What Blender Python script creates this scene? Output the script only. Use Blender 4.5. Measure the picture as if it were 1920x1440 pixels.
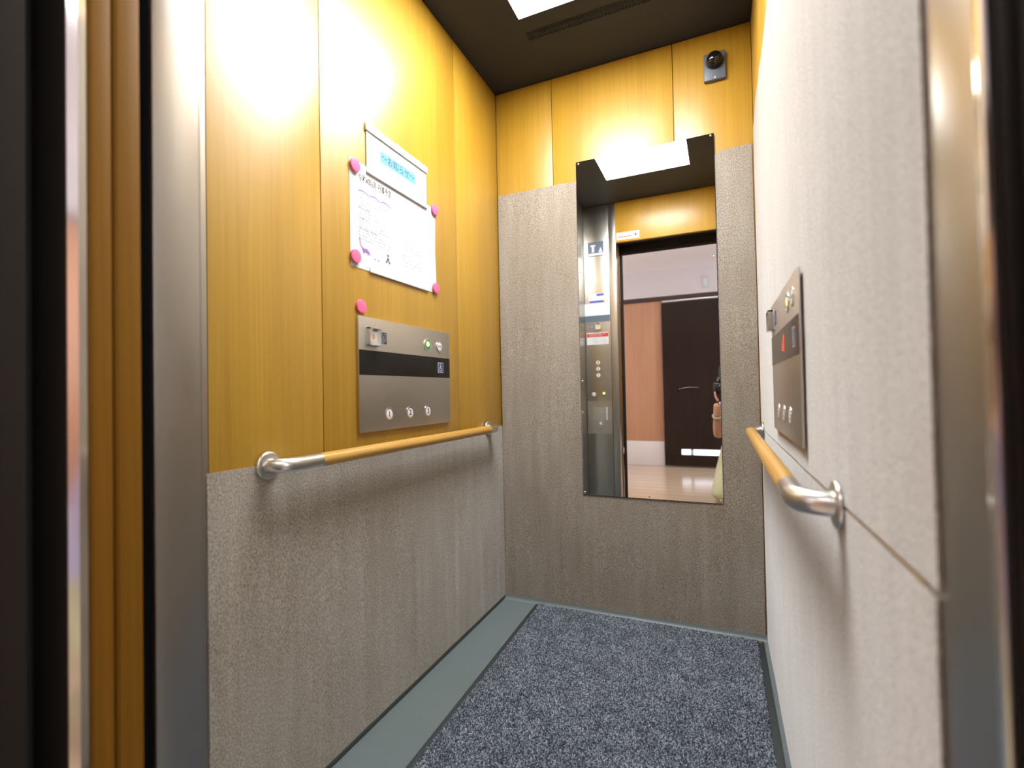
import bpy, bmesh, math, random
import numpy as np
from mathutils import Vector, Matrix, noise

for o in list(bpy.data.objects):
    bpy.data.objects.remove(o, do_unlink=True)
SC = bpy.context.scene
COL = SC.collection

# ------------------------------------------------------------------ camera
CAM = (0.9192, -1.9965, 0.9285)
YAW, PITCH, ROLL, FPX = 0.4087, 0.0169, -0.0199, 902.4
def make_camera():
    f = Vector((-math.sin(YAW) * math.cos(PITCH), math.cos(YAW) * math.cos(PITCH), math.sin(PITCH)))
    r = Vector((math.cos(YAW), math.sin(YAW), 0))
    u = r.cross(f)
    r2 = r * math.cos(ROLL) + u * math.sin(ROLL)
    u2 = -r * math.sin(ROLL) + u * math.cos(ROLL)
    m = Matrix((r2, u2, -f)).transposed().to_4x4()
    m.translation = CAM
    c = bpy.data.cameras.new('camera')
    c.sensor_fit = 'HORIZONTAL'; c.sensor_width = 36.0
    c.lens = FPX / 1920.0 * 36.0
    c.clip_start = 0.005; c.clip_end = 60
    c.dof.use_dof = True; c.dof.focus_distance = 1.75; c.dof.aperture_fstop = 2.4
    o = bpy.data.objects.new('camera', c); COL.objects.link(o); o.matrix_world = m
    SC.camera = o
make_camera()

# ------------------------------------------------------------------ world, light levels, exposure
world = bpy.data.worlds.new('world'); SC.world = world; world.use_nodes = True
world.node_tree.nodes['Background'].inputs[0].default_value = (0.85, 0.9, 1.0, 1)
world.node_tree.nodes['Background'].inputs[1].default_value = 0.05
LAMP = 40.0          # lift ceiling panel
HALL_FILL = 10.5     # added fill lights on the unseen part of the corridor ceiling
DAYLIGHT = 2.2       # louvre in the corridor door
END_FILL = 5.3         # added glowing panes at the unseen corridor ends
SC.view_settings.view_transform = 'Standard'
SC.view_settings.look = 'None'
SC.view_settings.exposure = 0.0
SC.view_settings.gamma = 1.0
SC.view_settings.use_curve_mapping = False
SC.cycles.max_bounces = 6; SC.cycles.diffuse_bounces = 4; SC.cycles.glossy_bounces = 4; SC.cycles.transmission_bounces = 2; SC.cycles.caustics_refractive = False

# ------------------------------------------------------------------ dimensions (metres)
W, H, YF = 1.056, 2.30, -1.541      # car inside width, height, inner face of the front
XJ = 0.240                          # left edge of the doorway
YHALL = -1.80                       # corridor face of the doorway wall
YFAR = -4.07                        # far corridor wall
HALLH = 2.365
rng = random.Random(7)

# ------------------------------------------------------------------ materials
MATS = {}
def mat(name, col, rough=0.5, metal=0.0, spec=0.5, emit=None, estr=0.0, coat=0.0, coat_rough=0.1, sheen=0.0, trans=0.0, alpha=1.0, aniso=0.0):
    if name in MATS: return MATS[name]
    m = bpy.data.materials.new(name); m.use_nodes = True
    b = m.node_tree.nodes['Principled BSDF']
    b.inputs['Base Color'].default_value = (*col, 1)
    b.inputs['Roughness'].default_value = rough
    b.inputs['Metallic'].default_value = metal
    b.inputs['Specular IOR Level'].default_value = spec
    b.inputs['Coat Weight'].default_value = coat
    b.inputs['Coat Roughness'].default_value = coat_rough
    b.inputs['Sheen Weight'].default_value = sheen
    b.inputs['Transmission Weight'].default_value = trans
    b.inputs['Alpha'].default_value = alpha
    b.inputs['Anisotropic'].default_value = aniso
    if emit:
        b.inputs['Emission Color'].default_value = (*emit, 1)
        b.inputs['Emission Strength'].default_value = estr
    MATS[name] = m
    return m
def nodes(m): return m.node_tree.nodes, m.node_tree.links, m.node_tree.nodes['Principled BSDF']
def noise_node(N, L, scale, vec=(1, 1, 1), detail=3, rough=0.5):
    tc = N.new('ShaderNodeTexCoord'); mp = N.new('ShaderNodeMapping'); nz = N.new('ShaderNodeTexNoise')
    mp.inputs['Scale'].default_value = vec
    nz.inputs['Scale'].default_value = scale; nz.inputs['Detail'].default_value = detail; nz.inputs['Roughness'].default_value = rough
    L.new(tc.outputs['Object'], mp.inputs['Vector']); L.new(mp.outputs['Vector'], nz.inputs['Vector'])
    return nz
def ramp(N, L, src, stops):
    r = N.new('ShaderNodeValToRGB'); e = r.color_ramp.elements
    while len(e) < len(stops): e.new(0.5)
    for i, (p, c) in enumerate(stops):
        e[i].position = p; e[i].color = (*c, 1)
    L.new(src, r.inputs['Fac'])
    return r
def mixc(N, L, a, b, fac, mode='MIX'):
    n = N.new('ShaderNodeMix'); n.data_type = 'RGBA'; n.blend_type = mode
    if isinstance(fac, (int, float)): n.inputs[0].default_value = fac
    else: L.new(fac, n.inputs[0])
    L.new(a, n.inputs[6]); L.new(b, n.inputs[7])
    return n.outputs[2]
def bump(N, L, B, src, strength, dist):
    bp = N.new('ShaderNodeBump'); bp.inputs['Strength'].default_value = strength; bp.inputs['Distance'].default_value = dist
    L.new(src, bp.inputs['Height']); L.new(bp.outputs['Normal'], B.inputs['Normal'])
def wood_mat(name, dark, light, axis='z', rough=0.34, spec=0.5, k=150, coat=0.0, bumpd=0.0):
    m = mat(name, light, rough, spec=spec, coat=coat, coat_rough=rough * 1.2)
    N, L, B = nodes(m)
    v = {'z': (1, 1, 0.012), 'y': (1, 0.02, 1), 'x': (0.02, 1, 1)}[axis]
    n1 = noise_node(N, L, k, v, 4, 0.65)
    v2 = {'z': (1, 1, 0.08), 'y': (1, 0.08, 1), 'x': (0.08, 1, 1)}[axis]
    n2 = noise_node(N, L, 9, v2, 2)
    r1 = ramp(N, L, n1.outputs['Fac'], [(0.25, dark), (0.75, light)])
    r2 = ramp(N, L, n2.outputs['Fac'], [(0.3, (0.86, 0.84, 0.8)), (0.7, (1, 1, 1))])
    L.new(mixc(N, L, r1.outputs['Color'], r2.outputs['Color'], 1.0, 'MULTIPLY'), B.inputs['Base Color'])
    if bumpd: bump(N, L, B, n1.outputs['Fac'], 0.25, bumpd)
    return m
def felt_mat(name, dark, light, sheen=0.5):
    m = mat(name, light, 0.95, spec=0.15, sheen=sheen)
    N, L, B = nodes(m)
    B.inputs['Sheen Roughness'].default_value = 0.45
    B.inputs['Sheen Tint'].default_value = (1.0, 0.97, 0.94, 1)
    n1 = noise_node(N, L, 330, (1, 1, 0.6), 3, 0.7)
    n2 = noise_node(N, L, 26, (1, 1, 0.12), 3, 0.55)
    n3 = noise_node(N, L, 3.2, (1, 1, 0.55), 3, 0.6)
    a = ramp(N, L, n1.outputs['Fac'], [(0.33, dark), (0.67, light)])
    b = ramp(N, L, n2.outputs['Fac'], [(0.3, (0.85, 0.84, 0.82)), (0.72, (1.0, 1.0, 1.0))])
    c = ramp(N, L, n3.outputs['Fac'], [(0.3, (0.82, 0.77, 0.71)), (0.7, (1.0, 1.0, 1.0))])
    n4 = noise_node(N, L, 13, (1, 1, 0.035), 1, 0.4)
    e4 = ramp(N, L, n4.outputs['Fac'], [(0.0, (.98, .98, .98)), (0.488, (.98, .98, .98)), (0.5, (1.06, 1.05, 1.04)), (0.512, (.98, .98, .98))])
    x = mixc(N, L, a.outputs['Color'], b.outputs['Color'], 1.0, 'MULTIPLY')
    x = mixc(N, L, x, c.outputs['Color'], 1.0, 'MULTIPLY')
    x = mixc(N, L, x, e4.outputs['Color'], 1.0, 'MULTIPLY')
    L.new(x, B.inputs['Base Color'])
    bump(N, L, B, n1.outputs['Fac'], 0.6, 0.0012)
    return m
def steel_mat(name, col, rough, axis='z', amt=0.12, aniso=0.0):
    m = mat(name, col, rough, metal=1.0, aniso=aniso)
    N, L, B = nodes(m)
    v = {'z': (1, 1, 0.004), 'y': (1, 0.004, 1), 'x': (0.004, 1, 1)}[axis]
    n = noise_node(N, L, 420, v, 2)
    mr = N.new('ShaderNodeMapRange'); mr.inputs['To Min'].default_value = rough - amt / 2; mr.inputs['To Max'].default_value = rough + amt / 2
    L.new(n.outputs['Fac'], mr.inputs['Value']); L.new(mr.outputs['Result'], B.inputs['Roughness'])
    return m

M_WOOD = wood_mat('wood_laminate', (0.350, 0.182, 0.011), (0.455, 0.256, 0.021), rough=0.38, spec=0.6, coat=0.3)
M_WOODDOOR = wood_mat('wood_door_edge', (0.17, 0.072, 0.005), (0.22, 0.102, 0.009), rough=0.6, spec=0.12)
M_RAIL = wood_mat('rail_oak', (0.40, 0.205, 0.036), (0.60, 0.345, 0.080), axis='y', rough=0.33, k=110)
M_FELT = felt_mat('grey_brown_felt', (0.185, 0.150, 0.115), (0.495, 0.447, 0.385))
M_STEEL = steel_mat('brushed_steel', (0.50, 0.475, 0.435), 0.33)
M_PANEL = steel_mat('panel_steel', (0.56, 0.525, 0.48), 0.38, 'y')
M_SATIN = mat('satin_steel', (0.68, 0.66, 0.62), 0.29, metal=1.0)
M_CHROME = mat('polished_steel', (0.82, 0.80, 0.78), 0.10, metal=1.0)
M_MIRROR = mat('mirror', (0.90, 0.90, 0.87), 0.006, metal=1.0)
M_BRONZE = mat('bronze_frame', (0.030, 0.022, 0.017), 0.55, metal=0.0, spec=0.15)
M_FRAME = mat('landing_frame', (0.022, 0.017, 0.014), 0.85, spec=0.06)
M_BLACK = mat('dark_gap', (0.012, 0.012, 0.012), 0.7)
M_CEIL = mat('charcoal_ceiling', (0.026, 0.029, 0.038), 0.5, spec=0.2)
M_BACKING = mat('car_shell', (0.05, 0.05, 0.05), 0.8)
M_WHITE = mat('white_plastic', (0.66, 0.66, 0.66), 0.4)
M_PAPER = mat('paper', (0.57, 0.575, 0.58), 0.9, spec=0.08)
M_CYAN = mat('pale_blue_label', (0.14, 0.44, 0.54), 0.8, spec=0.1)
M_PURPLE = mat('purple_ink', (0.075, 0.035, 0.15), 0.8)
M_GOLDINK = mat('brown_ink', (0.050, 0.030, 0.008), 0.8)
M_GREYINK = mat('grey_ink', (0.10, 0.105, 0.13), 0.8)
M_DARKINK = mat('dark_ink', (0.02, 0.02, 0.025), 0.8)
M_LILAC = mat('lilac_ink', (0.24, 0.13, 0.36), 0.8)
M_PINKINK = mat('pink_ink', (0.55, 0.25, 0.33), 0.8)
M_REDINK = mat('red_ink', (0.42, 0.025, 0.02), 0.6)
M_BLUEINK = mat('blue_ink', (0.06, 0.08, 0.36), 0.5)
M_PINK = mat('pink_magnet', (0.80, 0.12, 0.26), 0.42)
M_DISPLAY = mat('dark_acrylic', (0.010, 0.009, 0.008), 0.14, spec=0.28)
M_SLATE = mat('slate_display', (0.09, 0.12, 0.17), 0.3)
M_PALEGREY = mat('pale_grey_plate', (0.55, 0.58, 0.60), 0.4)
M_NAVY = mat('navy_sign', (0.03, 0.035, 0.14), 0.4)
M_LABELBLK = mat('dark_label', (0.035, 0.037, 0.04), 0.5)
M_CLEAR = mat('clear_cover', (0.9, 0.93, 0.95), 0.08, alpha=0.16)
M_YELLOW = mat('amber_button', (0.85, 0.42, 0.06), 0.4)
M_GREEN = mat('green_lens', (0.03, 0.28, 0.14), 0.2)
M_OPENLIT = mat('lit_amber', (0.9, 0.5, 0.2), 0.4, emit=(1.0, 0.50, 0.16), estr=2.2)
M_LED = mat('red_led', (0.7, 0.03, 0.01), 0.4, emit=(1.0, 0.10, 0.03), estr=1.6)
M_CAMGREY = mat('camera_grey', (0.085, 0.10, 0.125), 0.4)
M_DOME = mat('camera_dome', (0.006, 0.006, 0.007), 0.06)
M_RUBBER = mat('rubber_edge', (0.028, 0.034, 0.034), 0.55)
M_FLOOR = mat('ribbed_vinyl', (0.155, 0.186, 0.188), 0.45)
M_SKIRT = mat('dark_skirting', (0.05, 0.055, 0.052), 0.5)
M_BRASS = mat('brass', (0.75, 0.55, 0.2), 0.3, metal=1.0)
M_LAMP = mat('lamp_diffuser', (0.9, 0.9, 0.9), 0.5, emit=(0.93, 0.97, 1.0), estr=LAMP)
M_HFILL = mat('corridor_fill', (0.9, 0.9, 0.9), 0.5, emit=(0.97, 0.97, 1.0), estr=HALL_FILL)
M_DAY = mat('daylight_louvre', (0.8, 0.85, 0.95), 0.4, emit=(0.72, 0.82, 1.0), estr=DAYLIGHT)
M_ENDFILL = mat('end_fill_pane', (0.8, 0.85, 0.95), 0.3, emit=(0.90, 0.95, 1.0), estr=END_FILL)
M_HWALL = mat('corridor_wall', (0.66, 0.60, 0.60), 0.85)
M_HCEIL = mat('corridor_ceiling', (0.92, 0.87, 0.90), 0.9)
M_HPANEL = wood_mat('peach_panel', (0.50, 0.235, 0.13), (0.58, 0.30, 0.175), rough=0.55, k=90)
M_HDOOR = wood_mat('dark_door', (0.016, 0.007, 0.003), (0.026, 0.011, 0.006), rough=0.5, k=60, spec=0.25)
M_HWHITE = mat('kick_board', (0.70, 0.62, 0.60), 0.6)
M_PLANK = wood_mat('floor_plank', (0.55, 0.40, 0.28), (0.66, 0.50, 0.37), axis='x', rough=0.16, k=60)
M_HRAIL = mat('brown_rail', (0.05, 0.022, 0.018), 0.5)
M_SKIN = mat('skin', (0.55, 0.27, 0.17), 0.55)
M_HAIR = mat('black_hair', (0.012, 0.010, 0.010), 0.45)
M_SHIRT = mat('lavender_shirt', (0.50, 0.46, 0.68), 0.85)
M_TROUSER = mat('khaki_trousers', (0.50, 0.46, 0.28), 0.85)
M_SHOE = mat('dark_shoe', (0.03, 0.03, 0.035), 0.6)
M_CAMBODY = mat('camera_black', (0.012, 0.012, 0.013), 0.4)
M_LENS = mat('lens_glass', (0.01, 0.01, 0.02), 0.03, spec=1.0)

# ------------------------------------------------------------------ mesh building
WLOC = {}
class MB:
    def __init__(s): s.v = []; s.f = []; s.mi = []
    def add(s, vs, fs, mi=0):
        b = len(s.v); s.v += [tuple(p) for p in vs]; s.f += [tuple(i + b for i in f) for f in fs]; s.mi += [mi] * len(fs)
        return s
    def box(s, x0, x1, y0, y1, z0, z1, mi=0):
        v = [(x, y, z) for z in (z0, z1) for y in (y0, y1) for x in (x0, x1)]
        return s.add(v, [(0, 2, 3, 1), (4, 5, 7, 6), (0, 1, 5, 4), (2, 6, 7, 3), (0, 4, 6, 2), (1, 3, 7, 5)], mi)
    def build(s, name, mats, parent=None, bevel=0.0, seg=2, smooth=None, origin=None, fix=True):
        me = bpy.data.meshes.new(name)
        vs = np.array(s.v, float)
        if origin is None:
            lo, hi = vs.min(0), vs.max(0)
            origin = (lo + hi) / 2
            if parent is None: origin = np.array((origin[0], origin[1], lo[2]))
        origin = np.array(origin, float)
        me.from_pydata((vs - origin).tolist(), [], s.f)
        for m in (mats if isinstance(mats, (list, tuple)) else [mats]): me.materials.append(m)
        me.polygons.foreach_set('material_index', s.mi)
        if fix or bevel:
            bm = bmesh.new(); bm.from_mesh(me)
            if bevel:
                bmesh.ops.remove_doubles(bm, verts=bm.verts, dist=1e-6)
                bmesh.ops.recalc_face_normals(bm, faces=bm.faces)
                es = [e for e in bm.edges if len(e.link_faces) == 2 and e.calc_face_angle(0) > 0.6]
                bmesh.ops.bevel(bm, geom=es, offset=bevel, segments=seg, affect='EDGES', profile=0.5, clamp_overlap=True)
            else:
                bmesh.ops.recalc_face_normals(bm, faces=bm.faces)
            bm.to_mesh(me); bm.free()
        if smooth or bevel:
            me.polygons.foreach_set('use_smooth', [True] * len(me.polygons))
            me.set_sharp_from_angle(angle=math.radians(smooth or 35))
        o = bpy.data.objects.new(name, me); COL.objects.link(o)
        place(o, origin, parent)
        if name in ('print', 'body_text', 'heading_text', 'title', 'lettering', 'caption', 'bell_mark', 'button_mark', 'floor_indicator', 'garland'): o['kind'] = 'stuff'
        return o
def place(o, loc, parent):
    loc = np.array(loc, float)
    WLOC[o.name] = loc
    if parent is not None:
        o.parent = parent; o.location = tuple(loc - WLOC[parent.name])
    else: o.location = tuple(loc)
def thing(name, loc, label, cat, group=None):
    o = bpy.data.objects.new(name, None); COL.objects.link(o); o.empty_display_size = 0.05
    place(o, loc, None); tag(o, label, cat, group)
    return o
def tag(o, label, cat=None, group=None, kind=None):
    if label: o['label'] = label
    if cat: o['category'] = cat
    if group: o['group'] = group
    if kind: o['kind'] = kind
    return o
def struct(o, label=None):
    o['kind'] = 'structure'
    if label: o['label'] = label
    return o
class Fr:
    """flat frame on a surface: u to the viewer's right, v up, d off the surface"""
    def __init__(s, o, u, v, n): s.o, s.u, s.v, s.n = map(Vector, (o, u, v, n))
    def P(s, u, v, d=0.0): return tuple(s.o + s.u * u + s.v * v + s.n * d)
def fbox(mb, fr, u0, u1, v0, v1, d0, d1, mi=0):
    vs = [fr.P(u, v, d) for d in (d0, d1) for v in (v0, v1) for u in (u0, u1)]
    return mb.add(vs, [(0, 2, 3, 1), (4, 5, 7, 6), (0, 1, 5, 4), (2, 6, 7, 3), (0, 4, 6, 2), (1, 3, 7, 5)], mi)
def fpoly(mb, fr, pts, d0, d1, mi=0):
    n = len(pts)
    vs = [fr.P(u, v, d0) for u, v in pts] + [fr.P(u, v, d1) for u, v in pts]
    fs = [tuple(range(n))[::-1], tuple(range(n, 2 * n))] + [(i, (i + 1) % n, n + (i + 1) % n, n + i) for i in range(n)]
    return mb.add(vs, fs, mi)
def flathe(mb, fr, uc, vc, prof, seg=32, mi=0, sv=1.0):
    """prof: list of (radius, depth) from rim inwards; closes the last ring as a cap"""
    vs = []; fs = []
    for r, d in prof:
        vs += [fr.P(uc + r * math.cos(2 * math.pi * k / seg), vc + sv * r * math.sin(2 * math.pi * k / seg), d) for k in range(seg)]
    for i in range(len(prof) - 1):
        for k in range(seg):
            fs.append((i * seg + k, i * seg + (k + 1) % seg, (i + 1) * seg + (k + 1) % seg, (i + 1) * seg + k))
    fs.append(tuple(range((len(prof) - 1) * seg, len(prof) * seg)))
    return mb.add(vs, fs, mi)
def fring(mb, fr, uc, vc, r0, r1, d0, d1, seg=32, mi=0, a0=0, a1=2 * math.pi):
    full = abs(a1 - a0 - 2 * math.pi) < 1e-6
    n = seg if full else seg + 1
    vs = []
    for k in range(n):
        a = a0 + (a1 - a0) * k / seg; c, s_ = math.cos(a), math.sin(a)
        for r, d in ((r0, d0), (r1, d0), (r1, d1), (r0, d1)): vs.append(fr.P(uc + r * c, vc + r * s_, d))
    fs = []
    for k in range(seg):
        a, b = 4 * k, 4 * ((k + 1) % n)
        for i in range(4): fs.append((a + i, a + (i + 1) % 4, b + (i + 1) % 4, b + i))
    if not full: fs += [(0, 1, 2, 3), (4 * seg + 3, 4 * seg + 2, 4 * seg + 1, 4 * seg)]
    return mb.add(vs, fs, mi)
def tube(mb, pts, rad, seg=20, mi=0, cap=True):
    pts = [Vector(p) for p in pts]; n = len(pts)
    rads = rad if isinstance(rad, (list, tuple)) else [rad] * n
    t0 = (pts[1] - pts[0]).normalized()
    up = Vector((0, 0, 1)) if abs(t0.z) < 0.9 else Vector((1, 0, 0))
    vs = []; prev = None
    for i in range(n):
        t = (pts[min(i + 1, n - 1)] - pts[max(i - 1, 0)]).normalized()
        a = t.cross(up).normalized() if prev is None else (prev - t * prev.dot(t)).normalized()
        prev = a; b = t.cross(a)
        for k in range(seg):
            th = 2 * math.pi * k / seg
            vs.append(pts[i] + (a * math.cos(th) + b * math.sin(th)) * rads[i])
    fs = [(i * seg + k, i * seg + (k + 1) % seg, (i + 1) * seg + (k + 1) % seg, (i + 1) * seg + k) for i in range(n - 1) for k in range(seg)]
    if cap: fs += [tuple(range(seg))[::-1], tuple(range((n - 1) * seg, n * seg))]
    return mb.add(vs, fs, mi)
def ftext(mb, fr, body, size, u, v, d, mi=0, align='CENTER', sx=1.0, bold=0.0):
    """flat lettering; (u, v) is the middle of the line (or its left end)"""
    c = bpy.data.curves.new('t', 'FONT'); c.body = body; c.resolution_u = 2; c.align_x = align; c.align_y = 'CENTER'; c.size = size; c.offset = bold * size * 1.3
    o = bpy.data.objects.new('t', c); COL.objects.link(o)
    dg = bpy.context.evaluated_depsgraph_get(); dg.update()
    me = o.evaluated_get(dg).to_mesh()
    vs = [fr.P(u + p.co.x * sx, v + p.co.y, d) for p in me.vertices]; fs = [tuple(p.vertices) for p in me.polygons]
    o.evaluated_get(dg).to_mesh_clear()
    bpy.data.objects.remove(o, do_unlink=True); bpy.data.curves.remove(c)
    if vs: mb.add(vs, fs, mi)
    return mb
def fscribble(mb, fr, u0, u1, v, h, d, mi=0, fill=0.62, seed=0):
    """a line of print too small to read: rows of tiny strokes"""
    r = random.Random(seed); u = u0
    while u < u1:
        w = h * r.uniform(0.5, 0.95)
        for k in range(2):
            if r.random() < fill + 0.2:
                vv = v + h * (k - 0.5) * 0.5 + r.uniform(-.1, .1) * h
                fbox(mb, fr, u, u + w, vv - h * 0.10, vv + h * 0.10, d, d + 0.00005, mi)
        if r.random() < fill: 
            uu = u + w * r.uniform(.2, .7)
            fbox(mb, fr, uu, uu + h * 0.16, v - h * 0.45, v + h * 0.45, d, d + 0.00005, mi)
        u += w + h * 0.22 + (h * 1.2 if r.random() < 0.08 else 0)
    return mb

# ================================================================== THE CAR
# ---- ceiling: charcoal sheet with openings for lamp and grille
LX0, LX1, LY0, LY1 = 0.267, 0.782, -1.145, -0.366
GX0, GX1, GY0, GY1 = 0.268, 0.790, -0.300, -0.252
def car_ceiling():
    xs = [-0.03, LX0, GX0 + .0005, LX1, GX1, W + .03]; ys = [YF - .03, LY0, LY1, GY0, GY1, .03]
    mb = MB()
    for i in range(len(xs) - 1):
        for j in range(len(ys) - 1):
            cx, cy = (xs[i] + xs[i + 1]) / 2, (ys[j] + ys[j + 1]) / 2
            if LX0 < cx < LX1 and LY0 < cy < LY1: continue
            if GX0 < cx < GX1 and GY0 < cy < GY1: continue
            mb.box(xs[i], xs[i + 1], ys[j], ys[j + 1], H, H + .012)
    c = mb.build('ceiling', M_CEIL); struct(c, 'charcoal lift ceiling')
    # lamp
    t = thing('ceiling_light', ((LX0 + LX1) / 2, (LY0 + LY1) / 2, H), 'large rectangular white light panel set flush in the dark lift ceiling', 'light')
    m = MB().box(LX0 + .004, LX1 - .004, LY0 + .004, LY1 - .004, H + .001, H + .004); m.build('diffuser', M_LAMP, t)
    m = MB()
    for a in ((LX0, LX0 + .004, LY0, LY1), (LX1 - .004, LX1, LY0, LY1), (LX0 + .004, LX1 - .004, LY0, LY0 + .004), (LX0 + .004, LX1 - .004, LY1 - .004, LY1)):
        m.box(a[0], a[1], a[2], a[3], H, H + .03)
    m.build('frame', M_CEIL, t)
    # perforated grille
    t = thing('vent_grille', ((GX0 + GX1) / 2, (GY0 + GY1) / 2, H), 'long perforated dark ventilation strip in the ceiling behind the light panel', 'vent')
    nx, ny = 48, 5
    px = (GX1 - GX0) / nx; py = (GY1 - GY0) / ny; m = MB()
    for i in range(nx):
        x = GX0 + (i + .5) * px
        m.box(x + px * .27, x + px * .73, GY0, GY1, H, H + .002)
    m.box(GX0, GX0 + px * .2, GY0, GY1, H, H + .002)
    for j in range(ny + 1):
        y = GY0 + j * py; h = py * .23
        m.box(GX0, GX1, max(GY0, y - h), min(GY1, y + h), H, H + .002)
    tag(m.build('perforated_sheet', M_CEIL, t), None, kind='stuff')
    m = MB().box(GX0, GX1, GY0, GY1, H + .02, H + .024); m.build('duct', M_BLACK, t)
car_ceiling()

# ---- walls with laminate panels
def panel_wall(name, label, shell, panels, bev=.0012):
    s = MB().box(*shell).build(name, M_BACKING); struct(s, label)
    for p in panels: MB().box(*p).build('panel', M_WOOD, s, bevel=bev)
    return s
g = .0012
YS = [(-1.37, -1.072), (-1.072, -.385), (-.385, 0)]
wl = panel_wall('wall_left', 'left lift wall of golden wood laminate panels', (-.03, -.008, YF, .0, 0, H),
           [(-.0085, 0, a + g, b - g, .004, H - .002) for a, b in YS])
MB().box(-.0085, .0005, YF, -1.371, .0, H - .002).build('steel_column', M_STEEL, wl)
wb = panel_wall('wall_back', 'rear lift wall of golden wood laminate panels', (-.03, W + .03, .0085, .03, 0, H),
           [(a + g, b - g, 0, .009, .004, H - .002) for a, b in ((0, .270), (.270, .775), (.775, W))])
wr = panel_wall('wall_right', 'right lift wall of golden wood laminate panels under felt', (W + .008, W + .03, YF, .0, 0, H),
           [(W, W + .0085, a + g, b - g, .004, H - .002) for a, b in ((YF, -1.072), (-1.072, -.385), (-.385, 0))])

# ---- front: steel return with the operating panel, timber transom
wf = MB().box(-.03, XJ - .009, YF - .03, YF - .002, 0, H).build('wall_front', M_BACKING); struct(wf, 'front of the lift car beside and above the doorway')
FF = Fr((XJ, YF, 0), (-1, 0, 0), (0, 0, 1), (0, 1, 0))      # seen from inside the car, looking at the door
MB().box(XJ - .046, XJ, YF - .002, YF, 0, H - .002).build('return_panel', M_STEEL, wf, bevel=.0004)
jm = MB().box(XJ - .008, XJ, -1.605, YF - .0022, 0, H); jm.build('door_jamb', M_STEEL, wf, bevel=.0008)
MB().box(XJ, W + .03, YF - .03, YF, 2.005, H - .002).build('transom', M_WOOD, wf, bevel=.0008)
MB().box(XJ, W + .03, -1.60, YF - .031, 2.008, 2.03).build('transom_soffit', M_BLACK, wf)
MB().box(W, W + .03, -1.6445, YF - .0005, 0, H).build('door_jamb', M_STEEL, wr, bevel=.003)
MB().box(W - .002, W + .006, -1.655, -1.6455, 0, H).build('jamb_bead', M_CHROME, wr, bevel=.002)

# ---- floor: ribbed grey vinyl
def car_floor():
    mb = MB(); pitch = .0044; n = int((0 - (YF - .0)) / pitch)
    prof = []
    for i in range(n + 1):
        y = YF + i * pitch
        prof += [(y, -.0012), (y + pitch * .2, 0), (y + pitch * .6, 0), (y + pitch * .8, -.0012)]
    prof = [p for p in prof if p[0] < -.001] + [(0.0, -.0012)]
    vs = []; fs = []
    for y, z in prof: vs += [(0, y, z), (W, y, z)]
    for i in range(len(prof) - 1): fs.append((2 * i, 2 * i + 1, 2 * i + 3, 2 * i + 2))
    mb.add(vs, fs); mb.box(-.03, W + .03, YF, .03, -.03, -.0013)
    f = mb.build('floor', M_FLOOR, fix=False); struct(f, 'ribbed grey vinyl lift floor')
car_floor()
struct(MB().box(0, .005, -1.371, -.006, 0, .015).build('baseboard_left', M_SKIRT, bevel=.001), 'dark skirting under the felt on the left wall')
m = MB(); FB = Fr((0, 0, 0), (1, 0, 0), (0, 0, 1), (0, -1, 0))
fpoly(m, Fr((0, 0, 0), (0, -1, 0), (0, 0, 1), (1, 0, 0)), [(0, 0), (.020, 0), (.011, .004), (.007, .012), (.006, .02), (0, .02)], 0.0052, W - .0)
struct(m.build('baseboard_back', M_FLOOR, smooth=40), 'upturned grey floor edge along the rear wall')

# ---- felt sheets
def felt(name, fr, outline_u, outline_v, th, label, nu, nv, amp, seed, group='protective felt sheets in the lift', sag=None, lift=0.0006):
    """rectangular sheet: outline_u(v)->(u0,u1), outline_v(u)->(v0,v1) give wavy edges; real thickness"""
    vs = []; fs = []
    U0, U1 = outline_u; V0, V1 = outline_v
    um, vm = 0.5, 0.5
    for layer in (0, 1):
        for j in range(nv + 1):
            for i in range(nu + 1):
                a, b = i / nu, j / nv
                v = V0(a) + (V1(a) - V0(a)) * b
                u = U0(b) + (U1(b) - U0(b)) * a
                d = lift
                if layer:
                    d = lift + th + amp * (noise.noise(Vector((u * 5 + seed, v * 3.1, seed))) * .6 + noise.noise(Vector((u * 14 + seed, v * 9, 3.3))) * .25)
                    if sag: d += sag(u, v)
                vs.append(fr.P(u, v, d))
    n1 = (nu + 1) * (nv + 1); ix = lambda l, i, j: l * n1 + j * (nu + 1) + i
    for j in range(nv):
        for i in range(nu):
            fs.append((ix(1, i, j), ix(1, i + 1, j), ix(1, i + 1, j + 1), ix(1, i, j + 1)))
            fs.append((ix(0, i, j + 1), ix(0, i + 1, j + 1), ix(0, i + 1, j), ix(0, i, j)))
    for i in range(nu):
        fs.append((ix(0, i, 0), ix(0, i + 1, 0), ix(1, i + 1, 0), ix(1, i, 0)))
        fs.append((ix(1, i, nv), ix(1, i + 1, nv), ix(0, i + 1, nv), ix(0, i, nv)))
    for j in range(nv):
        fs.append((ix(1, 0, j), ix(1, 0, j + 1), ix(0, 0, j + 1), ix(0, 0, j)))
        fs.append((ix(0, nu, j), ix(0, nu, j + 1), ix(1, nu, j + 1), ix(1, nu, j)))
    o = MB().add(vs, fs).build(name, M_FELT, smooth=50)
    return tag(o, label, 'felt sheet', group)
def creases(lines):
    def f(u, v):
        d = 0
        for uc, v0, v1, a, w in lines:
            if v0 - .1 < v < v1 + .1:
                k = min(1, (v - v0 + .1) / .1, (v1 + .1 - v) / .1)
                d += a * k * math.exp(-((u - uc) / w) ** 2)
        return d
    return f
FL = Fr((0, YF, 0), (0, 1, 0), (0, 0, 1), (1, 0, 0))       # left wall: u = y - YF
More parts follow.
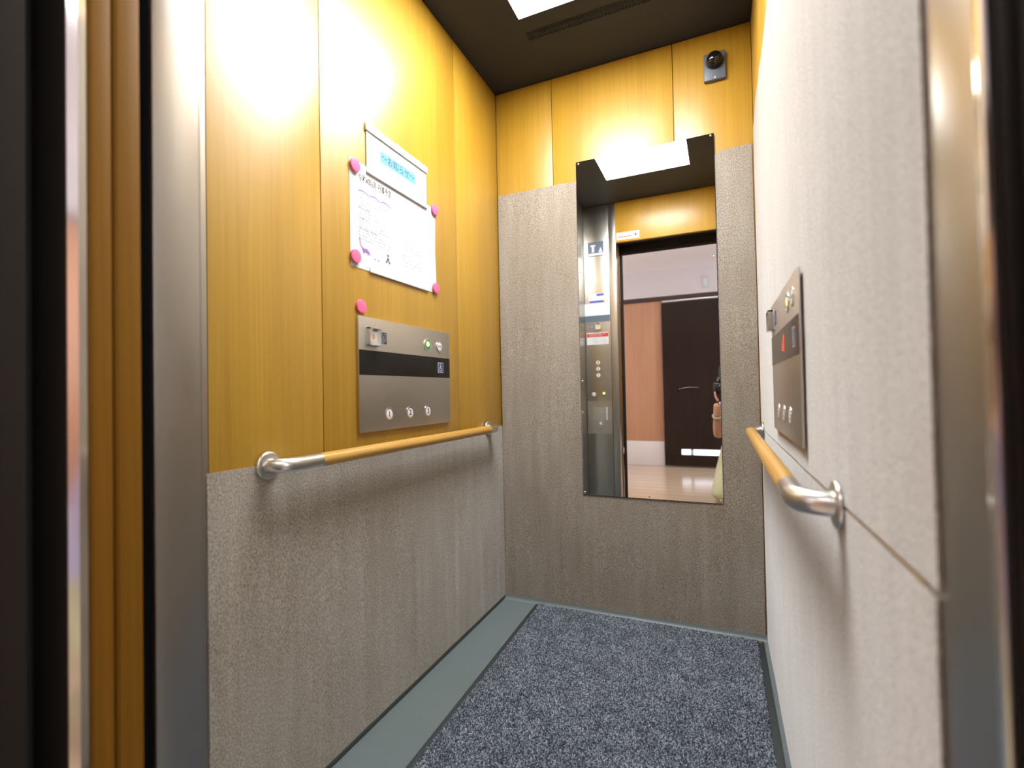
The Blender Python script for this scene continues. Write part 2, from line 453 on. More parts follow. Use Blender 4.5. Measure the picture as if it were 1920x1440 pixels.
FBk = Fr((0, 0, 0), (1, 0, 0), (0, 0, 1), (0, -1, 0))      # back wall: u = x
FR = Fr((W, 0, 0), (0, -1, 0), (0, 0, 1), (-1, 0, 0))      # right wall: u = -y
wv = lambda a, k, s, A: A * noise.noise(Vector((a * k, s, 0.5)))
felt('felt_sheet', FL, (lambda b: .166, lambda b: -YF - .004 + wv(b, 4, 1, .002)), (lambda a: .0155, lambda a: .781 - .004 * a + wv(a, 6, 2, .0015)), .0035,
     'greyish brown felt covering the left lift wall below its handrail', 100, 60, .0022, 1.0, sag=creases([(1.45, .05, .35, .0025, .006), (1.33, .0, .3, -.002, .02), (1.1, .05, .5, .002, .008), (.85, .1, .4, .002, .012), (.6, .0, .6, -.002, .03)]))
felt('felt_sheet', FBk, (lambda b: .005 + wv(b, 5, 3, .003), lambda b: W - .006 + wv(b, 5, 4, .003)), (lambda a: .018, lambda a: 1.826 + .011 * max(0, (a - .35) / .65) + wv(a, 7, 5, .003) - (.014 * math.exp(-((a - .878) / .012) ** 2))), .0035,
     'greyish brown felt covering the rear lift wall around the tall mirror', 90, 130, .002, 2.0, lift=.0012, sag=creases([(.12, .02, .35, .002, .006), (.28, .0, .3, .0025, .008), (.45, .02, .28, .002, .006), (.7, .0, .25, .0025, .007), (.9, .0, .3, .002, .006)]))
def topedge(a):
    u = .012 + a * 1.56
    k = [(0, 1.885), (.05, 1.893), (.163, 1.922), (.24, 1.915), (.33, 1.922), (.391, 1.909), (.46, 1.918), (.607, 1.924), (.8, 1.915), (1.1, 1.93), (1.6, 1.92)]
    for (u0, v0), (u1, v1) in zip(k, k[1:]):
        if u0 <= u <= u1:
            t = (u - u0) / (u1 - u0); t = t * t * (3 - 2 * t); return v0 + (v1 - v0) * t
    return 1.92
felt('felt_sheet', FR, (lambda b: .012 + wv(b, 6, 7, .004), lambda b: 1.572 + wv(b, 3.5, 8, .010)), (lambda a: .7800 + wv(a, 9, 10, .0015) + .0040 * a * a, topedge), .0020,
     'pale upper felt sheet with a wavy top edge on the right lift wall', 110, 90, .0016, 3.0)
felt('felt_sheet', FR, (lambda b: .012 + wv(b, 6, 11, .003), lambda b: 1.572 + wv(b, 3.5, 12, .006)), (lambda a: .008, lambda a: .7785 + wv(a, 9, 10, .0015) - .0010 * a), .0020,
     'lower felt sheet on the right lift wall beneath its handrail', 110, 60, .0016, 4.0)

# ---- mirror
def mirror():
    x0, x1, z0, z1 = .376, .918, .491, 1.903
    t = thing('wall_mirror', ((x0 + x1) / 2, 0, z0), 'tall rectangular steel mirror screwed to the rear lift wall', 'mirror')
    m = MB(); fbox(m, FBk, x0, x1, z0, z1, .0068, .0080); g_ = m.build('mirror_sheet', M_MIRROR, t)
    m = MB()
    for a in ((x0 - .0012, x0, z0 - .0012, z1 + .0012), (x1, x1 + .0012, z0 - .0012, z1 + .0012), (x0, x1, z0 - .0012, z0), (x0, x1, z1, z1 + .0012)):
        fbox(m, FBk, *a, .0066, .0081)
    m.build('edge', M_DISPLAY, t)
    for u, v in ((.386, 1.895), (.908, 1.897), (.384, 1.433), (.909, 1.431), (.384, .969), (.384, .501), (.647, .500), (.910, .501)):
        s = MB(); flathe(s, FBk, u, v, [(.0038, .0080), (.0036, .0096), (.0025, .0108), (.001, .0112)], 14)
        s.build('screw', M_SATIN, t, smooth=60)
    s = MB(); fpoly(s, FBk, [(.769, .9275), (.801, .9335), (.842, .9325), (.842, .9333), (.801, .9348), (.769, .9283)], .0081, .00815)
    s.build('scratch', M_PALEGREY, t)
mirror()

# ---- handrails
def handrail(side, yn, yf, zc, off, label, group):
    fr = FL if side == 'L' else FR
    cx = (lambda d: d) if side == 'L' else (lambda d: W - d)
    t = thing('handrail', (cx(0), (yn + yf) / 2, zc - .03), label, 'handrail', group)
    R = .0162; s = 1
    wn, wfar = yn + .104, yf - .085
    m = MB(); tube(m, [(cx(off), wn + (wfar - wn) * k / 12, zc) for k in range(13)], R, 28); m.build('wooden_bar', M_RAIL, t, smooth=50)
    for ye, yw, sg in ((yn, wn, -1), (yf, wfar, 1)):
        pts = [(cx(off), yw, zc), (cx(off), yw + sg * .012, zc)]
        rb = min(.038, off - .006); yc = ye - sg * rb
        pts.append((cx(off), yc - sg * .004, zc))
        for k in range(0, 11):
            a = math.pi / 2 * k / 10
            pts.append((cx(off - rb + rb * math.cos(a)), yc + sg * rb * math.sin(a), zc))
        pts.append((cx(.004), ye, zc))
        m = MB(); tube(m, pts, R * 1.005, 28); e = m.build('elbow', M_SATIN, t, smooth=50)
        m = MB(); u = (ye - YF) if side == 'L' else -ye
        flathe(m, fr, u, zc, [(.0305, .0045), (.0305, .0072), (.0290, .0092), (.025, .0104), (.017, .0108)], 36)
        m.build('flange', M_SATIN, t, smooth=50)
handrail('L', -1.239, -.150, .778, .050, 'oak handrail with steel elbows on the left lift wall', 'handrails in the lift')
handrail('R', -1.272, -.110, .778, .047, 'oak handrail with steel elbows on the right lift wall', 'handrails in the lift')

# ---- wheelchair symbol
def wheelchair(fr, u, v, s, d, parent):
    m = MB(); fbox(m, fr, u - s * .62, u + s * .62, v - s * .64, v + s * .64, d, d + .0006, 1); fbox(m, fr, u - s * .55, u + s * .55, v - s * .57, v + s * .57, d, d + .0008, 0)
    q = m.build('wheelchair_sign', [M_NAVY, M_PAPER], parent)
    m = MB(); e = d + .0009; e1 = e + .0001
    flathe(m, fr, u - .10 * s, v + .42 * s, [(.075 * s, e), (.075 * s, e1)], 16)
    fring(m, fr, u - .02 * s, v - .17 * s, .23 * s, .30 * s, e, e1, 24, a0=math.radians(115), a1=math.radians(380))
    fpoly(m, fr, [(u - .15 * s, v + .33 * s), (u - .06 * s, v + .33 * s), (u - .03 * s, v - .02 * s), (u + .20 * s, v - .02 * s), (u + .33 * s, v - .34 * s), (u + .26 * s, v - .37 * s), (u + .15 * s, v - .10 * s), (u - .12 * s, v - .10 * s)], e, e1)
    fpoly(m, fr, [(u - .06 * s, v + .19 * s), (u + .14 * s, v + .19 * s), (u + .14 * s, v + .12 * s), (u - .06 * s, v + .12 * s)], e, e1)
    m.build('wheelchair_symbol', M_PAPER, q)
def push_button(fr, u, v, d, parent, glyph=None, r=.0175, lit=False):
    m = MB(); fring(m, fr, u, v, r * .84, r * 1.06, d - .0005, d + .0016, 36)
    b = m.build('button', M_CHROME, parent, smooth=40)
    m = MB(); flathe(m, fr, u, v, [(r * .835, d - .0005), (r * .835, d + .0005), (r * .80, d + .0011), (r * .74, d + .0014)], 36)
    m.build('button_cap', M_GREEN if lit else M_WHITE, b, smooth=40)
    if lit:
        m = MB(); flathe(m, fr, u, v + r * .12, [(r * .46, d + .0014), (r * .42, d + .0022), (r * .3, d + .0026)], 24); m.build('lit_lens', M_OPENLIT, b, smooth=50)
    elif glyph in ('open', 'close'):
        m = MB(); k = r * .55; e = d + .00145; e1 = e + .0001
        for sg in (-1, 1):
            if glyph == 'close': pts = [(u + sg * .12 * k, v), (u + sg * .85 * k, v + .55 * k), (u + sg * .85 * k, v - .55 * k)]
            else: pts = [(u + sg * .85 * k, v), (u + sg * .15 * k, v + .55 * k), (u + sg * .15 * k, v - .55 * k)]
            fpoly(m, fr, pts, e, e1)
        if glyph == 'close': fbox(m, fr, u - .04 * k, u + .04 * k, v - .6 * k, v + .6 * k, e, e1)
        m.build('button_mark', M_GREYINK, b)
    elif glyph:
        m = MB(); ftext(m, fr, glyph, r * 1.35, u, v, d + .0015, bold=.02); m.build('numeral', M_DARKINK, b)
    return b
def emergency(fr, u0, u1, v0, v1, d, parent):
    m = MB(); w = .003
    fbox(m, fr, u0, u1, v0, v1, d - .0003, d + .0025); k = m.build('emergency_call', M_PALEGREY, parent, bevel=.0006)
    uc, vc = (u0 + u1) / 2, (v0 + v1) / 2 + .001
    m = MB(); fbox(m, fr, uc - .0155, uc + .0155, vc - .0155, vc + .0155, d + .0025, d + .006); m.build('amber_key', M_YELLOW, k, bevel=.001)
    m = MB(); fring(m, fr, uc, vc, .0045, .0065, d + .0061, d + .0063, 20); fbox(m, fr, uc - .001, uc + .001, vc - .009, vc + .004, d + .0061, d + .0064); m.build('bell_mark', M_GOLDINK, k)
    m = MB(); D = d + .0140
    fbox(m, fr, u0, u1, v0, v1, D - .0014, D)
    m.build('clear_cover', M_CLEAR, k)
    m = MB()
    for a in ((u0, u0 + .0016, v0, v1), (u1 - .0016, u1, v0, v1), (u0, u1, v0, v0 + .0016), (u0, u1, v1 - .0040, v1)):
        fbox(m, fr, *a, d + .002, D + .0004)
    m.build('cover_rim', M_SATIN, k)
    m = MB(); fbox(m, fr, uc - .011, uc + .009, v1 - .008, v1 - .003, D, D + .0012); m.build('cover_catch', M_LABELBLK, k)

def side_panel(fr, u0, w, z0, z1, d0, d1, label, led):
    k = w / .482; U = lambda a: u0 + a * k
    t = thing('control_panel', fr.P(u0 + w / 2, z0, 0), label, 'control panel', 'wheelchair height control panels')
    m = MB(); fbox(m, fr, u0, u0 + w, z0, z1, d0, d1); m.build('face_plate', M_PANEL, t, bevel=.0008)
    m = MB(); fbox(m, fr, u0 + .0008, u0 + w - .0008, .985, 1.055, d1 - .002, d1 + .0006); m.build('display_strip', M_DISPLAY, t)
    emergency(fr, U(.030), U(.080), 1.069, 1.119, d1, t)
    m = MB(); fbox(m, fr, U(.0815), U(.121), 1.078, 1.112, d1, d1 + .0004); lb = m.build('call_label', M_LABELBLK, t)
    m = MB()
    for i, v in enumerate((1.106, 1.100, 1.094)): fscribble(m, fr, U(.085), U(.117), v, .0036, d1 + .00045, seed=i)
    fbox(m, fr, U(.084), U(.118), 1.0898, 1.0904, d1 + .00045, d1 + .0005)
    for i, (v, a) in enumerate(((1.0866, .117), (1.0815, .110))): fscribble(m, fr, U(.086 if i == 0 else .091), U(a), v, .0034, d1 + .00045, seed=i + 9)
    m.build('print', M_PAPER, lb)
    push_button(fr, U(.340), 1.095, d1, t, 'open', .0195, lit=True)
    push_button(fr, U(.414), 1.095, d1, t, 'close', .0175)
    wheelchair(fr, U(.419), 1.020, .028, d1 + .0006, t)
    for a, gph in ((.128, '1'), (.233, '2'), (.335, '3')): push_button(fr, U(a), .870, d1, t, gph, .0178)
    if led:
        m = MB(); e = d1 + .0007; e1 = e + .0003; c = U(.245)
        fbox(m, fr, c + .012, c + .017, 1.004, 1.040, e, e1)
        for r_ in range(5):
            fbox(m, fr, c - .016 + r_ * .0016, c - .003 - r_ * .0016, 1.008 + r_ * .0055, 1.011 + r_ * .0055, e, e1)
        m.build('floor_indicator', M_LED, t)
side_panel(FL, YF * -1 - .950, .482, .824, 1.149, .0004, .009, 'brushed steel control panel with buttons 1 2 3 above the left handrail', False)
side_panel(FR, .572, .468, .822, 1.136, .0058, .0105, 'control panel with red floor indicator lit on the right felt wall', True)

# ---- main operating panel beside the door (seen in the mirror)
def main_panel():
    # u measured from the doorway edge towards the left wall; X = XJ - u
    U = lambda x: XJ - x
    t = thing('operating_panel', (.095, YF, 0), 'full height steel operating panel beside the lift doorway, seen in the mirror', 'control panel')
    m = MB(); fbox(m, FF, U(.190), U(.003), .001, H - .003, -.0018, .0002)
    m.build('column_plate', M_STEEL, t, bevel=.0004)
    d = .0002
    def plate(name, x0, x1, z0, z1, mt, th=.0008, par=None):
        q = MB(); fbox(q, FF, U(x1), U(x0), z0, z1, d, d + th); return q.build(name, mt, par or t)
    sg = plate('capacity_sign', .035, .151, 1.925, 2.032, M_SLATE)
    m = MB(); e = d + .0009
    fpoly(m, FF, [(U(.143), 1.953), (U(.115), 1.953), (U(.129), 1.990)], e, e + .0001)
    fbox(m, FF, U(.082), U(.064), 1.956, 2.000, e, e + .0001); fbox(m, FF, U(.092), U(.054), 2.000, 2.010, e, e + .0001)
    fbox(m, FF, U(.147), U(.039), 1.931, 1.948, e, e + .0001)
    m.build('print', M_PAPER, sg)
    bl = plate('maker_label', .036, .147, 1.578, 1.645, M_WHITE)
    m = MB(); e = d + .0009
    fbox(m, FF, U(.146), U(.092), 1.628, 1.644, e, e + .0001); fbox(m, FF, U(.146), U(.037), 1.579, 1.595, e, e + .0001)
    fscribble(m, FF, U(.086), U(.045), 1.636, .007, e, seed=4); fscribble(m, FF, U(.140), U(.045), 1.612, .007, e, seed=5)
    m.build('print', M_BLUEINK, bl)
    plate('upper_plate', .001, .188, 1.484, 1.574, M_PALEGREY); plate('floor_display', .001, .188, 1.436, 1.484, M_SLATE, .0012)
    emergency(FF, U(.122), U(.078), 1.378, 1.427, d, t)
    lb = plate('call_label', .030, .072, 1.388, 1.415, M_SLATE)
    m = MB()
    for i, v in enumerate((1.409, 1.402, 1.394)): fscribble(m, FF, U(.069), U(.034), v, .005, d + .0009, seed=20 + i)
    m.build('print', M_PAPER, lb)
    rd = plate('warning_label', .012, .174, 1.268, 1.358, M_PAPER)
    m = MB(); fbox(m, FF, U(.172), U(.014), 1.324, 1.352, d + .0008, d + .0010); m.build('red_band', M_REDINK, rd)
    m = MB()
    for i, v in enumerate((1.344, 1.332)): fscribble(m, FF, U(.150 - .02 * i), U(.035), v, .009, d + .0011, seed=30 + i)
    m.build('print', M_PAPER, rd)
    m = MB()
    for i, v in enumerate((1.313, 1.302, 1.290, 1.279)): fscribble(m, FF, U(.160), U(.03 + .012 * i), v, .006, d + .0009, seed=40 + i, fill=.4)
    m.build('print', M_GREYINK, rd)
    for x, z, gph in ((.093, 1.134, '3'), (.093, 1.088, '2'), (.093, 1.041, '1')): push_button(FF, U(x), z, d + .001, t, gph, .018)
    push_button(FF, U(.056), .902, d + .001, t, 'close', .018); push_button(FF, U(.131), .904, d + .001, t, 'open', .019, lit=True)
    sv = plate('service_door', .006, .186, .611, .851, M_PANEL, .0010)
    m = MB(); e = d + .0011
    for i in range(6):
        z = .800 - i * .0165; fbox(m, FF, U(.156), U(.143), z - .0065, z + .0065, e, e + .0001); fscribble(m, FF, U(.138), U(.055 + .008 * (i % 3)), z, .008, e, seed=60 + i)
    fbox(m, FF, U(.112), U(.092), .675, .695, e, e + .0001)
    m.build('print', M_PAPER, sv)
    m = MB(); flathe(m, FF, U(.102), .648, [(.006, e), (.006, e + .003), (.004, e + .004)], 18); m.build('key_lock', M_CHROME, sv, smooth=40)
main_panel()
def transom_sticker():
    u0, u1 = XJ - .412, XJ - .249
    m = MB(); fbox(m, FF, u0, u1, 2.020, 2.074, .0002, .0006); s = m.build('warning_sticker', M_PAPER)
    tag(s, 'white sticker with red print above the doorway, seen in the mirror', 'sticker')
    m = MB(); e = .0007
    fbox(m, FF, u1 - .112 - .0, u1 - .012, 2.040, 2.045, e, e + .0001); fscribble(m, FF, u1 - .100, u1 - .02, 2.058, .011, e, seed=70); fscribble(m, FF, u1 - .110, u1 - .012, 2.036, .008, e, seed=71); m.build('print', M_REDINK, s)
    m = MB(); c = u0 + .026
    fpoly(m, FF, [(c - .010, 2.047), (c, 2.062), (c + .010, 2.047), (c, 2.032)], e, e + .0001); m.build('diamond_mark', M_GREYINK, s)
transom_sticker()

# ---- security camera on the rear wall
def security_camera():
    u0, u1, v0, v1 = .890, .968, 2.104, 2.210; uc = (u0 + u1) / 2 + .0
    t = thing('security_camera', FBk.P(uc, v0, 0), 'small grey security camera with black dome high on the rear wall', 'camera')
    m = MB(); fbox(m, FBk, u0, u1, v0, v1, .0, .016); m.build('housing', M_CAMGREY, t, bevel=.004, seg=3)
    vs = MB(); seg = 28; prof = [(.0285, .012)] + [(.0285 * math.cos(a), .030 + .024 * math.sin(a)) for a in [math.pi / 2 * k / 9 for k in range(9)]] + [(.001, .054)]
    flathe(vs, FBk, uc - .001, v1 - .036, prof, seg); vs.build('dome', M_DOME, t, smooth=60)
    m = MB(); fring(m, FBk, uc - .001, v1 - .036, .0285, .031, .0155, .018, seg); m.build('dome_ring', M_LABELBLK, t, smooth=40)
    m = MB(); fpoly(m, FBk, [(uc - .003, v0 + .006), (uc + .003, v0 + .006), (uc + .0008, v0 + .013), (uc - .0008, v0 + .013)], .0158, .0163); m.build('mark', M_PAPER, t)
security_camera()

# ---- notices on the left wall
def uL(y): return y - YF
def notices():
    # header card
    y0, y1 = -.902, -.592
    t = thing('notice_header', FL.P(uL((y0 + y1) / 2), 1.570, 0), 'white header card with a pale blue title strip on the left wall', 'notice')
    m = MB(); fbox(m, FL, uL(y0) + .002, uL(y1) - .001, 1.575, 1.700, .0025, .0032); c = m.build('card', M_PAPER, t)
    m = MB(); fbox(m, FL, uL(y0 - .002), uL(y1 + .002), 1.690, 1.712, .0006, .0075); m.build('top_bar', M_WHITE, t, bevel=.001)
    m = MB(); fbox(m, FL, uL(y0 + .001), uL(y1 + .001), 1.567, 1.578, .0018, .0070); m.build('bottom_bar', M_WHITE, t, bevel=.001)
    m = MB(); fbox(m, FL, uL(-.838), uL(-.659), 1.624, 1.658, .0033, .0034); l = m.build('title_strip', M_CYAN, c)
    m = MB(); ftext(m, FL, '～お知らせ～', .0285, uL(-.7485), 1.641, .0036, bold=.010); m.build('lettering', M_PURPLE, c)
    # notice sheet, curling a little off the wall
    y0, y1, z0, z1 = -.969, -.538, 1.284, 1.585
    t = thing('notice_sheet', FL.P(uL((y0 + y1) / 2), z0, 0), 'white printed notice sheet held by pink magnets above the left control panel', 'notice')
    nu, nv = 24, 16; vs = []; fs = []
    bend = lambda a, b: .0010 + .0005 * math.sin(a * 7 + b * 3) * 0
    for layer in (0, 1):
        for j in range(nv + 1):
            for i in range(nu + 1):
                a, b = i / nu, j / nv
                wob = .002 * math.sin(b * 9) * (1 if a > .9 else 0)
                vs.append(FL.P(uL(y0) + (uL(y1) - uL(y0)) * a + wob * (a - .9) * 10, z0 + .012 * a * (1 - b) * 0 + (z1 - z0) * b, .0008 + layer * .0003))
    n1 = (nu + 1) * (nv + 1); ix = lambda l, i, j: l * n1 + j * (nu + 1) + i
    for j in range(nv):
        for i in range(nu):
            fs += [(ix(1, i, j), ix(1, i + 1, j), ix(1, i + 1, j + 1), ix(1, i, j + 1)), (ix(0, i, j + 1), ix(0, i + 1, j + 1), ix(0, i + 1, j), ix(0, i, j))]
    pp = MB().add(vs, fs).build('paper', M_PAPER, t)
    d = .00115
    m = MB(); ftext(m, FL, '令和4年6月 行事予定', .0240, uL(-.933), 1.541, d, align='LEFT', sx=.66, bold=.014); m.build('title', M_GOLDINK, pp)
    m = MB()                                                      # wavy lilac garland
    for k in range(3):
        y = -.934 + k * .049
        pts = [(uL(y + .046 * q / 10), 1.503 + .005 * math.sin(math.pi * q / 10) + .003 - .004 * q / 10) for q in range(11)]
        fpoly(m, FL, pts + [(u, v - .004) for u, v in pts[::-1]], d, d + .00005)
    m.build('garland', M_LILAC, pp)
    for k in range(3):
        m = MB(); flathe(m, FL, uL(-.915 + k * .049), 1.499, [(.0028, d + .0001), (.0028, d + .00015)], 12)
        m.build('garland_dot', M_PINKINK, pp)
    m = MB(); z = 1.487
    for i in range(13):
        if i in (3, 6, 9): z -= .0098; continue
        fscribble(m, FL, uL(-.934), uL(-.79 - .03 * rng.random()), z, .0052, d, seed=100 + i, fill=.35); z -= .0098
    m.build('body_text', M_GREYINK, pp)
    m = MB()
    for i, z in enumerate((1.4576, 1.4282, 1.3988)): fscribble(m, FL, uL(-.934), uL(-.885 + .03 * (i == 2)), z, .0062, d, seed=130 + i)
    m.build('heading_text', M_DARKINK, pp)
    m = MB(); fscribble(m, FL, uL(-.72), uL(-.62), 1.452, .006, d, seed=140, fill=.3); m.build('heading_text', M_PINKINK, pp)
    m = MB(); z = 1.435
    for i in range(10):
        fscribble(m, FL, uL(-.735), uL(-.60 - .05 * rng.random()), z, .0046, d, seed=150 + i, fill=.2); z -= .0105
    m.build('body_text', M_GREYINK, pp)
    m = MB()                                                      # long necked dinosaur drawing
    X = lambda y: uL(y)
    fpoly(m, FL, [(X(-.934), 1.372), (X(-.930), 1.372), (X(-.925), 1.352), (X(-.915), 1.345), (X(-.900), 1.346), (X(-.890), 1.338), (X(-.884), 1.329), (X(-.893), 1.333), (X(-.896), 1.326), (X(-.900), 1.333), (X(-.912), 1.333), (X(-.914), 1.326), (X(-.919), 1.335), (X(-.930), 1.350)], d, d + .0001)
    m.build('dinosaur_drawing', M_LILAC, pp)
    m = MB(); fpoly(m, FL, [(X(-.931), 1.360), (X(-.927), 1.352), (X(-.918), 1.343), (X(-.922), 1.340), (X(-.930), 1.350)], d + .0001, d + .0002); m.build('dinosaur_drawing', M_PINKINK, pp)
    m = MB(); fscribble(m, FL, X(-.872), X(-.845), 1.324, .005, d, seed=170); m.build('caption', M_DARKINK, pp)
    m = MB()
    for a, b, r in ((-.806, 1.350, .0045), (-.806, 1.338, .006), (-.813, 1.330, .004), (-.800, 1.330, .004)): flathe(m, FL, X(a), b, [(r, d), (r, d + .0001)], 12)
    m.build('animal_drawing', M_GREYINK, pp)
    # clear bar at the foot
    m = MB(); fbox(m, FL, uL(-.892), uL(-.590), 1.281, 1.296, .0012, .0058); b = m.build('sheet_holder', M_WHITE, None, bevel=.0008)
    tag(b, 'thin white plastic bar along the bottom of the printed notice sheet', 'holder')
    # magnets
    for y, z, lab in ((-.951, 1.566, 'pink round magnet on the top left corner of the notice sheet'), (-.546, 1.579, 'pink round magnet on the top right corner of the notice sheet'),
                      (-.953, 1.312, 'pink round magnet on the lower left corner of the notice sheet'), (-.547, 1.300, 'pink round magnet on the lower right corner of the notice sheet'),
                      (-.933, 1.176, 'pink round magnet on the wood just above the left control panel')):
        m = MB(); d0 = .0012 if z > 1.2 else .0
        flathe(m, FL, uL(y), z, [(.0165, d0), (.0185, d0 + .002), (.0190, d0 + .006), (.0180, d0 + .0078), (.0150, d0 + .0085), (.006, d0 + .0087)], 36)
        tag(m.build('magnet', M_PINK, smooth=40), lab, 'magnet', 'pink magnets on the left wall')
notices()

# ---- carpet mat
def carpet_mat():
    YB, YN = -.024, -1.50
    lx = lambda y: .174 + (.0345) * (YB - y) / (YB - YN); rx = lambda y: 1.020 + .004 * (YB - y) / (YB - YN)
    t = thing('floor_mat', ((lx(-.7) + rx(-.7)) / 2, -.76, 0), 'grey blue carpet mat with dark rubber edges covering the lift floor', 'mat')
    m = MB(); z = .0050
    m.add([(lx(YB), YB, .0002), (rx(YB), YB, .0002), (rx(YN), YN, .0002), (lx(YN), YN, .0002), (lx(YB), YB, z), (rx(YB), YB, z), (rx(YN), YN, z), (lx(YN), YN, z)],
          [(0, 1, 2, 3), (7, 6, 5, 4), (0, 4, 5, 1), (1, 5, 6, 2), (2, 6, 7, 3), (3, 7, 4, 0)])
    mb_ = mat('mat_backing', (0.03, 0.033, 0.042), 0.95); m.build('backing', mb_, t)
    for f0, f1 in ((lambda y: lx(y) - .017, lx), (rx, lambda y: rx(y) + .020)):
        m = MB(); vs = []
        for y in (YB, YN): vs += [(f0(y), y, .0002), (f1(y), y, .0002), (f1(y), y, .0058), (f0(y), y, .0045)]
        m.add(vs, [(0, 1, 2, 3), (4, 7, 6, 5), (0, 4, 5, 1), (1, 5, 6, 2), (2, 6, 7, 3), (3, 7, 4, 0)]); m.build('rubber_edge', M_RUBBER, t, bevel=.0008)
    m = MB().box(1.0235, 1.0335, -.045, -.030, .0055, .0085); m.build('brass_clip', M_BRASS, t, bevel=.0012)
    # pile: one tuft every 3 mm
    rs = np.random.RandomState(3); p = .0031
    gx, gy = np.meshgrid(np.arange(.172, 1.026, p), np.arange(YN + .002, YB, p)); n = gx.size
    cx = gx.ravel() + rs.uniform(-.4, .4, n) * p; cy = gy.ravel() + rs.uniform(-.4, .4, n) * p
    L0 = .174 + .0345 * (YB - cy) / (YB - YN); R0 = 1.020 + .004 * (YB - cy) / (YB - YN)
    ok = (cx > L0 + .001) & (cx < R0 - .001); cx, cy = cx[ok], cy[ok]; n = cx.size
    h = rs.uniform(.0028, .0052, n); r = rs.uniform(.0016, .0024, n); ang = rs.uniform(0, 6.28, n)
    tx = cx + rs.normal(0, .0013, n); ty = cy + rs.normal(0, .0013, n)
    V = np.zeros((n, 9, 3))
    for k in range(4):
        a = ang + k * math.pi / 2
        V[:, k] = np.stack([cx + r * .8 * np.cos(a), cy + r * .8 * np.sin(a), np.full(n, z - .0006)], 1)
        V[:, 4 + k] = np.stack([(cx + tx) / 2 + r * np.cos(a), (cy + ty) / 2 + r * np.sin(a), z + h * .6], 1)
    V[:, 8] = np.stack([tx, ty, z + h], 1)
    fq = []
    for k in range(4): fq.append((k, (k + 1) % 4, 4 + (k + 1) % 4)); fq.append((k, 4 + (k + 1) % 4, 4 + k)); fq.append((4 + k, 4 + (k + 1) % 4, 8))
    fq = np.array(fq)
    F = (fq[None] + (np.arange(n) * 9)[:, None, None]).reshape(-1, 3)
    org = np.array(WLOC[t.name])
    me = bpy.data.meshes.new('pile'); me.vertices.add(n * 9); me.vertices.foreach_set('co', (V.reshape(-1, 3) - org).ravel())
    me.loops.add(F.size); me.loops.foreach_set('vertex_index', F.ravel().astype(np.int32))
    me.polygons.add(len(F)); me.polygons.foreach_set('loop_start', np.arange(0, F.size, 3, dtype=np.int32)); me.polygons.foreach_set('loop_total', np.full(len(F), 3, np.int32))
    me.update(calc_edges=True); me.validate()
    at = me.attributes.new('yarn', 'FLOAT', 'POINT')
    at.data.foreach_set('value', np.repeat(rs.uniform(0, 1, n), 9).astype(np.float32))
    me.polygons.foreach_set('use_smooth', np.ones(len(F), bool))
    mt = mat('carpet_yarn', (0.2, 0.2, 0.25), 0.95, spec=0.1); N, L, B = nodes(mt)
    an = N.new('ShaderNodeAttribute'); an.attribute_name = 'yarn'
    r1 = ramp(N, L, an.outputs['Fac'], [(0.0, (.034, .040, .049)), (0.4, (.105, .124, .150)), (0.8, (.255, .285, .325)), (1.0, (.42, .45, .49))])
    n2 = noise_node(N, L, 14, (1, 1, 1), 3); r2 = ramp(N, L, n2.outputs['Fac'], [(0.32, (.70, .70, .72)), (0.68, (1.08, 1.06, 1.06))])
    L.new(mixc(N, L, r1.outputs['Color'], r2.outputs['Color'], 1.0, 'MULTIPLY'), B.inputs['Base Color'])
    me.materials.append(mt)
    o = bpy.data.objects.new('pile', me); COL.objects.link(o); place(o, org, t); o['kind'] = 'stuff'
carpet_mat()

